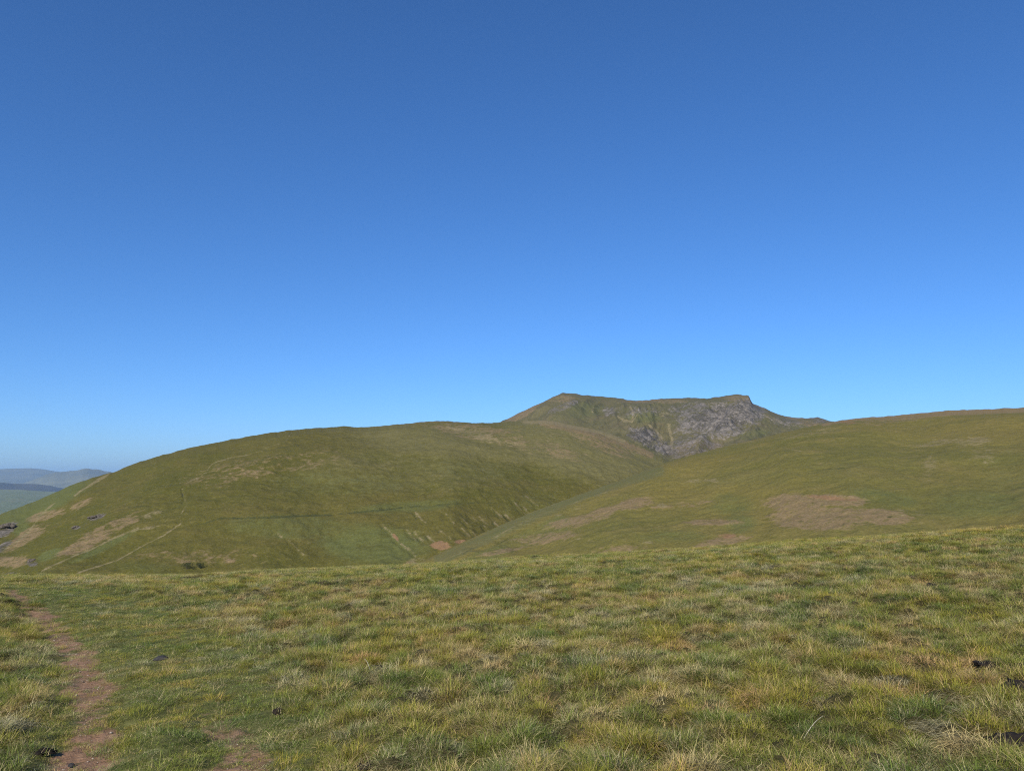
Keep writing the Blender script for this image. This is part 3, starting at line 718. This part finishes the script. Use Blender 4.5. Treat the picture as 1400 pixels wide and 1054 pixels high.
for nm, ty, arr, key in (('rot', 'FLOAT_VECTOR', rot, 'vector'), ('scl', 'FLOAT_VECTOR', sv, 'vector'), ('dry', 'FLOAT', dry[K], 'value'), ('hue', 'FLOAT', hue[K], 'value')):
    a_ = me.attributes.new(nm, ty, 'POINT'); a_.data.foreach_set(key, np.ascontiguousarray(arr, dtype=np.float32).ravel())
a_ = me.attributes.new('idx', 'INT', 'POINT'); a_.data.foreach_set('value', idx[K].astype(np.int32))
grass = bpy.data.objects.new('grass', me)
COL.objects.link(grass)
tag(grass, 'rough green and straw coloured moorland grass covering the near ground', 'grass', kind='stuff')
ng = bpy.data.node_groups.new('grass_scatter', 'GeometryNodeTree')
ng.interface.new_socket('Geometry', in_out='INPUT', socket_type='NodeSocketGeometry')
ng.interface.new_socket('Geometry', in_out='OUTPUT', socket_type='NodeSocketGeometry')
gi = ng.nodes.new('NodeGroupInput'); go = ng.nodes.new('NodeGroupOutput')
ci = ng.nodes.new('GeometryNodeCollectionInfo')
ci.inputs['Collection'].default_value = lib; ci.inputs['Separate Children'].default_value = True; ci.inputs['Reset Children'].default_value = True
ip = ng.nodes.new('GeometryNodeInstanceOnPoints')
ip.inputs['Pick Instance'].default_value = True
def named(nm, dt):
    nd = ng.nodes.new('GeometryNodeInputNamedAttribute'); nd.data_type = dt; nd.inputs['Name'].default_value = nm
    return nd.outputs['Attribute']
ng.links.new(gi.outputs[0], ip.inputs['Points'])
ng.links.new(ci.outputs[0], ip.inputs['Instance'])
ng.links.new(named('idx', 'INT'), ip.inputs['Instance Index'])
er = ng.nodes.new('FunctionNodeEulerToRotation')
ng.links.new(named('rot', 'FLOAT_VECTOR'), er.inputs[0])
ng.links.new(er.outputs[0], ip.inputs['Rotation'])
ng.links.new(named('scl', 'FLOAT_VECTOR'), ip.inputs['Scale'])
ng.links.new(ip.outputs[0], go.inputs[0])
md = grass.modifiers.new('scatter', 'NODES'); md.node_group = ng
print("grass instances", n)

# ------------------------------------------------------------------ single things
def empty(name, loc, label, cat, group=None):
    o = bpy.data.objects.new(name, None); COL.objects.link(o)
    o.empty_display_size = 0.1
    o.location = loc
    return tag(o, label, cat, group)

m_dead = grass_material('tussock_blades', True)
def tussock(px, py, width, count, l0, l1, lean, dead, warmth, dryness, label, comb=None):
    x, y = place(px, py)
    z = float(ground_z(np.array([x]), np.array([y]))[0])
    rs2 = np.random.default_rng(int(px * 7 + py))
    sp = []
    for row in tuft(width, count, l0 * .75, l1 * .75, 0.0024, 0.0042, lean, 0.5, dead, rs2):
        row = list(row)
        if comb is not None:                           # laid over by the wind
            row[3] = comb + rs2.normal(0, 0.45)
        row[2] = 0.015
        sp.append(row)
    co, q, at = blade_mesh('tussock', sp, 4)
    nv = len(co)
    at['warmth'] = np.clip(np.full(nv, warmth) + np.repeat(rs2.normal(0, .12, count), nv // count), 0, 1)
    at['dryness'] = np.full(nv, dryness)
    ob = raw_mesh('tussock', co, q, at, m_dead)
    ob.location = (x, y, z)
    return tag(ob, label, 'tussock', 'tussocks standing out of the moorland grass')

tussock(1122, 962, 0.17, 260, 0.12, 0.26, 1.2, 0.95, 0.35, 0.9, 'matted pale straw tussock lying just above the long white grass stalk', -1.9)
tussock(1262, 908, 0.20, 300, 0.12, 0.26, 0.9, 0.95, 0.95, 0.95, 'reddest straw tussock on the right of the near grass')
tussock(1222, 932, 0.13, 160, 0.12, 0.22, 1.2, 0.95, 0.05, 0.95, 'greyish straw tussock at the lower left edge of the reddest tussock', -2.2)
tussock(748, 966, 0.17, 240, 0.10, 0.22, 0.7, 0.95, 0.98, 0.95, 'rusty pink tussock alone in the middle of the near grass')
tussock(582, 950, 0.19, 260, 0.08, 0.20, 1.0, 0.9, 0.20, 0.9, 'dull grey straw tussock with a dark gap at its right side')
tussock(1018, 986, 0.15, 220, 0.15, 0.28, 1.3, 0.95, 0.02, 0.95, 'silvery bent-over tussock right beside an orange straw tussock', -0.9)
tussock(974, 976, 0.15, 220, 0.10, 0.22, 0.8, 0.95, 0.80, 0.9, 'orange straw tussock right beside a silvery bent-over one')
tussock(1280, 998, 0.19, 260, 0.12, 0.25, 1.2, 0.95, 0.12, 0.9, 'broad ash grey tussock to the right of the long white stalk', -0.6)
tussock(902, 968, 0.18, 240, 0.10, 0.22, 1.1, 0.9, 0.30, 0.85, 'broad faded beige tussock between the rusty pink and orange tussocks')
tussock(1290, 955, 0.13, 160, 0.14, 0.26, 1.3, 0.95, 0.25, 0.85, 'small arching straw tussock below the reddest tussock', -0.4)
tussock(196, 978, 0.16, 320, 0.07, 0.17, 0.7, 0.15, 0.55, 0.15, 'lush green tussock alone between the two bare wheel ruts')
tussock(252, 888, 0.22, 260, 0.08, 0.20, 0.9, 0.10, 0.30, 0.10, 'bright green tussock beside the dark flat stone')

m_stalk = NT('dead_stalk')
m_stalk.principled(m_stalk.ramp(m_stalk.noise(m_stalk.pos(), 40, 3), [(0.3, (0.46, 0.40, 0.27)), (0.7, (0.66, 0.60, 0.45))]), 0.6)
def stalk(p0, p1, h0, h1, w, label):
    (x0, y0), (x1, y1) = place(*p0), place(*p1)
    a = Vector((x0, y0, float(ground_z(np.array([x0]), np.array([y0]))[0]) + h0))
    b = Vector((x1, y1, float(ground_z(np.array([x1]), np.array([y1]))[0]) + h1))
    co, q = [], []
    d = (b - a).normalized(); sd = d.cross(Vector((0, 0, 1))).normalized(); u = sd.cross(d)
    for i in range(9):
        t = i / 8; c = a.lerp(b, t) + Vector((0, 0, 0.02 * math.sin(math.pi * t))) - a; r = w * (1 - 0.55 * t)
        for k in range(6):
            e = sd * math.cos(k * math.pi / 3) * r + u * math.sin(k * math.pi / 3) * r
            co.append(c + e)
    for i in range(8):
        for k in range(6):
            q.append((i * 6 + k, i * 6 + (k + 1) % 6, i * 6 + 6 + (k + 1) % 6, i * 6 + 6 + k))
    ob = raw_mesh('grass_stalk', np.array(co), np.array(q), None, m_stalk.m)
    ob.location = a
    return tag(ob, label, 'grass stalk')
stalk((1099, 1021), (1126, 993), 0.05, 0.07, 0.0034, 'long thick white grass stalk slanting over the grass near the bottom edge')
stalk((506, 920), (498, 912), 0.03, 0.09, 0.0030, 'short pale grass stalk poking up beside a dark lump')

def lump(name, sx, sy, sz, mat, seed, rough=0.35, parent=None, n=18, m=10):
    """an uneven stone or lump resting on its flattened underside"""
    u = np.linspace(0, 2 * np.pi, n, endpoint=False); v = np.linspace(0, np.pi, m)
    U, V = np.meshgrid(u, v, indexing='ij')
    x, y, z = np.cos(U) * np.sin(V), np.sin(U) * np.sin(V), np.cos(V)
    k = 1 + rough * (fbm(x * 1.3 + 5 * seed + z, y * 1.3 - z, 3, seed) * np.sin(V)) + 0.12 * rough * np.sign(perlin(x * 2 + seed, y * 2 + z * 2, seed)) * np.sin(V)
    X, Y, Z = x * k * sx, y * k * sy, np.where(z < 0, z * 0.3, z) * k * sz
    return grid_mesh(name, X, Y, Z, None, mat, closed=True) if parent is None else grid_child(name, X, Y, Z, mat, parent)
def grid_child(name, X, Y, Z, mat, parent):
    o = grid_mesh(name, X, Y, Z, None, mat, closed=True); o.parent = parent
    return o

pt = NT('blackish')
pf = pt.noise(pt.pos(), 22, 5, 0.7)
pt.principled(pt.ramp(pf, [(0.3, (0.010, 0.008, 0.007)), (0.6, (0.028, 0.021, 0.016)), (0.85, (0.070, 0.052, 0.036))]), 0.95, pt.bump(pf, 1.0, 0.03))
stn = NT('grey_stone')
sf = stn.noise(stn.pos(), 30, 5, 0.65)
stn.principled(stn.ramp(sf, [(0.3, (0.018, 0.017, 0.017)), (0.6, (0.042, 0.039, 0.038)), (0.85, (0.10, 0.095, 0.09))]), 0.85, stn.bump(sf, 0.8, 0.01))
def drop(o, px, py, up=0.0, rz=0.0):
    x, y = place(px, py)
    gx, gy = np.meshgrid(x + np.linspace(-.06, .06, 5), y + np.linspace(-.04, .04, 5))
    o.location = (x, y, float(ground_z(gx.ravel(), gy.ravel()).mean()) + up)
    o.rotation_euler = (0, 0, rz)
    return o
DARK_LUMPS = 'dark lumps low in the grass'
for px, py, w, d_, hgt, sd, lab in ((380, 975, .075, .06, .06, 11, 'small black lump just up and right of the shorter rut'),
        (512, 914, .16, .10, .07, 12, 'black lump with a short pale stalk poking up beside it'),
        (503, 1053, .12, .07, .07, 13, 'black lump cut by the bottom edge below the grey tussock'),
        (1378, 1016, .24, .11, .09, 14, 'longest black lump, at the bottom right corner'),
        (1392, 940, .17, .13, .10, 15, 'black lump at the right edge, next above the longest lump'),
        (1350, 910, .15, .10, .06, 16, 'broken dark lump right of the reddest tussock'),
        (1396, 888, .08, .08, .06, 17, 'smallest dark lump, highest of those along the right edge'),
        (1277, 806, .16, .16, .14, 18, 'dark lump up near the top of the grassy rise on the right'),
        (58, 1031, .15, .07, .05, 19, 'thin dark lump left of the bare path')):
    w, d_, hgt = w * 0.52, d_ * 0.62, hgt * 0.55
    o = lump('dark_lump', w, d_, hgt, pt.m, sd, 0.9, n=26, m=14)  # low near-black lump set into the grass
    tag(drop(o, px, py, 0.008, sd * 0.05 - 0.7), lab, 'peat clod', DARK_LUMPS)
    r3 = np.random.default_rng(sd); sp = []
    for _ in range(70):                                  # dead blades hanging in over its rim
        a_ = r3.uniform(0, 2 * math.pi); e = r3.uniform(.75, 1.35)
        sp.append((w * e * math.cos(a_), d_ * e * math.sin(a_), -0.01, a_ + math.pi + r3.normal(0, .9), r3.uniform(.05, .13), r3.uniform(.002, .004), r3.uniform(.3, 1.2), r3.uniform(.3, 1.3), r3.uniform(0, 1)))
    co, q, at = blade_mesh('rim_grass', sp, 3)
    at['warmth'] = np.full(len(co), 0.3); at['dryness'] = np.full(len(co), 0.55)
    raw_mesh('rim_grass', co, q, at, m_dead, parent=o)
tag(drop(lump('flat_stone', 0.10, 0.055, 0.045, stn.m, 3, 0.5), 222, 902, 0.008, 0.2), 'dark flat stone in the trodden grass right of the path', 'stone')
tag(drop(lump('small_stone', 0.022, 0.018, 0.018, stn.m, 5, 0.35), 97, 1049, 0.01, 0.2), 'small dark stone on the bare path at the bottom edge', 'stone')

# grit lying on the worn soil
peb = NT('grit_stone')
pn = peb.noise(peb.pos(), 14, 2)
peb.principled(peb.ramp(pn, [(0.3, (0.12, 0.085, 0.06)), (0.5, (0.26, 0.20, 0.15)), (0.75, (0.42, 0.36, 0.29))]), 0.9)
gx_ = np.array([rng.uniform(-8, 1, 60000), rng.uniform(1, 22, 60000)])
gf2 = ground_fields(gx_[0], gx_[1])
ok = np.where(gf2[0] > rng.uniform(0.35, 1.3, 60000))[0][:5000]
gz2 = ground_z(gx_[0][ok], gx_[1][ok])
oct_ = np.array([(1, 0, 0), (-1, 0, 0), (0, 1, 0), (0, -1, 0), (0, 0, 1), (0, 0, -0.5)], float)
tri_ = np.array([(0, 2, 4), (2, 1, 4), (1, 3, 4), (3, 0, 4), (2, 0, 5), (1, 2, 5), (3, 1, 5), (0, 3, 5)])
m_ = len(ok)
size_ = np.clip(rng.lognormal(-5.2, 0.5, m_), 0.002, 0.02)
co = oct_[None] * size_[:, None, None] * rng.uniform(0.6, 1.4, (m_, 6, 3))
an = rng.uniform(0, 6.28, m_); ca_, sa_ = np.cos(an)[:, None], np.sin(an)[:, None]
co = np.stack([co[:, :, 0] * ca_ - co[:, :, 1] * sa_, co[:, :, 0] * sa_ + co[:, :, 1] * ca_, co[:, :, 2] * 0.7], -1)
co += np.stack([gx_[0][ok], gx_[1][ok], gz2 + size_ * 0.25], -1)[:, None]
q = (np.arange(m_)[:, None, None] * 6 + tri_[None]).reshape(-1, 3)
tag(raw_mesh('gravel', co.reshape(-1, 3), q, None, peb.m, smooth=False), 'loose grit and small stones scattered on the bare path', 'gravel', kind='stuff')

# far side of the dip: the rocks and the shrub at the foot of the rounded fell
crag = NT('crag_rock')
cf = crag.noise(crag.pos(), 0.9, 5, 0.65)
crag.principled(crag.ramp(cf, [(0.3, (0.050, 0.042, 0.032)), (0.55, (0.115, 0.095, 0.070)), (0.8, (0.19, 0.160, 0.125))]), 0.9, crag.bump(cf, 0.9, 0.6))
def outcrop(px, py, blocks, label):
    p = surface_point(dome_grid, px, py)
    o = empty('rock_outcrop', p, label, 'rock outcrop')
    u = p.length / F0                                  # metres to one picture unit at that distance
    for i, (dx, dz, w, h, dp, sd) in enumerate(blocks):
        b = lump('boulder', w * u, dp * u, h * u, crag.m, sd, 0.55, parent=o, n=14, m=8)
        b.location = (dx * u, -dz * u * 0.5, dz * u * 0.6)
        b.rotation_euler = (0, 0.2 * (i % 3 - 1), i * 0.8)
    return o
outcrop(42, 768, [(-1, 0, 3.0, 2.6, 3, 21), (3, 1, 3.6, 3.2, 3, 22), (6, -1, 3.0, 2.2, 3, 23), (0, 3.5, 1.8, 1.8, 2, 24)], 'small grey rock outcrop at the foot of the fell by the left edge')
outcrop(14, 722, [(-14, -1, 5, 4, 4, 31), (-7, 1, 5, 4, 4, 32), (-1, 3, 4.5, 4, 4, 33), (4, 3, 3, 3, 3, 34), (-4, -3, 4, 3, 4, 35)], 'large dark rock outcrop on the far left slope of the fell')
outcrop(131, 708, [(-8, -1, 2.6, 1.8, 2.5, 41), (-4, 0, 3, 2.6, 2.5, 42), (0, .5, 3.2, 2.4, 2.5, 43), (4, 2, 2.4, 2.2, 2, 44), (8, 3, 1.8, 1.4, 2, 45)], 'long grey rock outcrop among bracken above the slanting paths')
outcrop(103, 722, [(-2, 0, 2.4, 2.2, 2, 51), (2, 0, 2.6, 2.6, 2, 52), (0, 2, 1.6, 2, 2, 53)], 'small grey rock outcrop just below the long one among bracken')

lf = NT('shrub_leaves')
ln_ = lf.noise(lf.pos(), 0.9, 3)
lf.principled(lf.ramp(ln_, [(0.35, (0.020, 0.028, 0.010)), (0.7, (0.055, 0.066, 0.022))]), 0.7)
bk = NT('shrub_bark')
bk.principled(bk.ramp(bk.noise(bk.pos(), 4, 4), [(0.3, (0.05, 0.04, 0.03)), (0.7, (0.12, 0.10, 0.08))]), 0.9)
def shrub(px, py, w, h, label, seed):
    p = surface_point(dome_grid, px, py)
    o = empty('shrub', p, label, 'shrub', 'dark shrubs at the foot of the fell')
    r2 = np.random.default_rng(seed)
    co, q = [], []
    lobes = [(r2.uniform(-.7, .7) * w, r2.uniform(-.5, .5) * w, r2.uniform(.35, .7) * h, r2.uniform(.25, .42)) for _ in range(9)]
    for lx, ly, lz, lr in lobes:
        for _ in range(80):
            v = r2.normal(0, 1, 3); v /= np.linalg.norm(v); v *= r2.uniform(.5, 1) ** .5
            c = np.array([lx + v[0] * lr * w, ly + v[1] * lr * w, max(0.1, lz + v[2] * lr * h)])
            a = r2.normal(0, 1, 3); a /= np.linalg.norm(a); b = np.cross(a, r2.normal(0, 1, 3)); b /= np.linalg.norm(b)
            s_ = r2.uniform(.10, .24)
            i = len(co)
            co += [c - a * s_, c + b * s_ * .5, c + a * s_, c - b * s_ * .5]
            q.append((i, i + 1, i + 2, i + 3))
    raw_mesh('foliage', np.array(co), np.array(q), None, lf.m, smooth=False, parent=o)
    for lx, ly, lz, lr in lobes[:5]:
        co, q = [], []
        for i in range(5):
            t = i / 4
            for k in range(6):
                rr_ = 0.09 * (1 - .7 * t)
                co.append((lx * t + rr_ * math.cos(k * math.pi / 3), ly * t + rr_ * math.sin(k * math.pi / 3), -0.3 + (lz + .3) * t + .1 * math.sin(3 * t)))
        for i in range(4):
            for k in range(6):
                q.append((i * 6 + k, i * 6 + (k + 1) % 6, i * 6 + 6 + (k + 1) % 6, i * 6 + 6 + k))
        raw_mesh('stem', np.array(co), np.array(q), None, bk.m, parent=o)
    return o
shrub(256, 779, 3.6, 4.2, 'larger dark shrub at the foot of the fell, beyond the grass edge', 5)
shrub(273, 778, 2.2, 3.2, 'smaller dark shrub right beside the larger one', 6)

# ------------------------------------------------------------------ haze
hz = NT('air'); hz_t = hz.t
pv = hz.n("ShaderNodeVolumePrincipled")
pv.inputs['Color'].default_value = (0.42, 0.68, 1.0, 1); pv.inputs['Density'].default_value = HAZE_DENSITY
pv.inputs['Anisotropy'].default_value = 0.0
hz_t.links.new(pv.outputs[0], hz.out.inputs['Volume'])
h = 47000.0; z0, z1 = -640.0, 560.0
co = np.array([(x, y, z) for z in (z0, z1) for y in (-h, h) for x in (-h, h)])
q = np.array([(0, 2, 3, 1), (4, 5, 7, 6), (0, 1, 5, 4), (2, 6, 7, 3), (0, 4, 6, 2), (1, 3, 7, 5)])
tag(raw_mesh('haze', co, q, None, hz.m, smooth=False), kind='stuff')
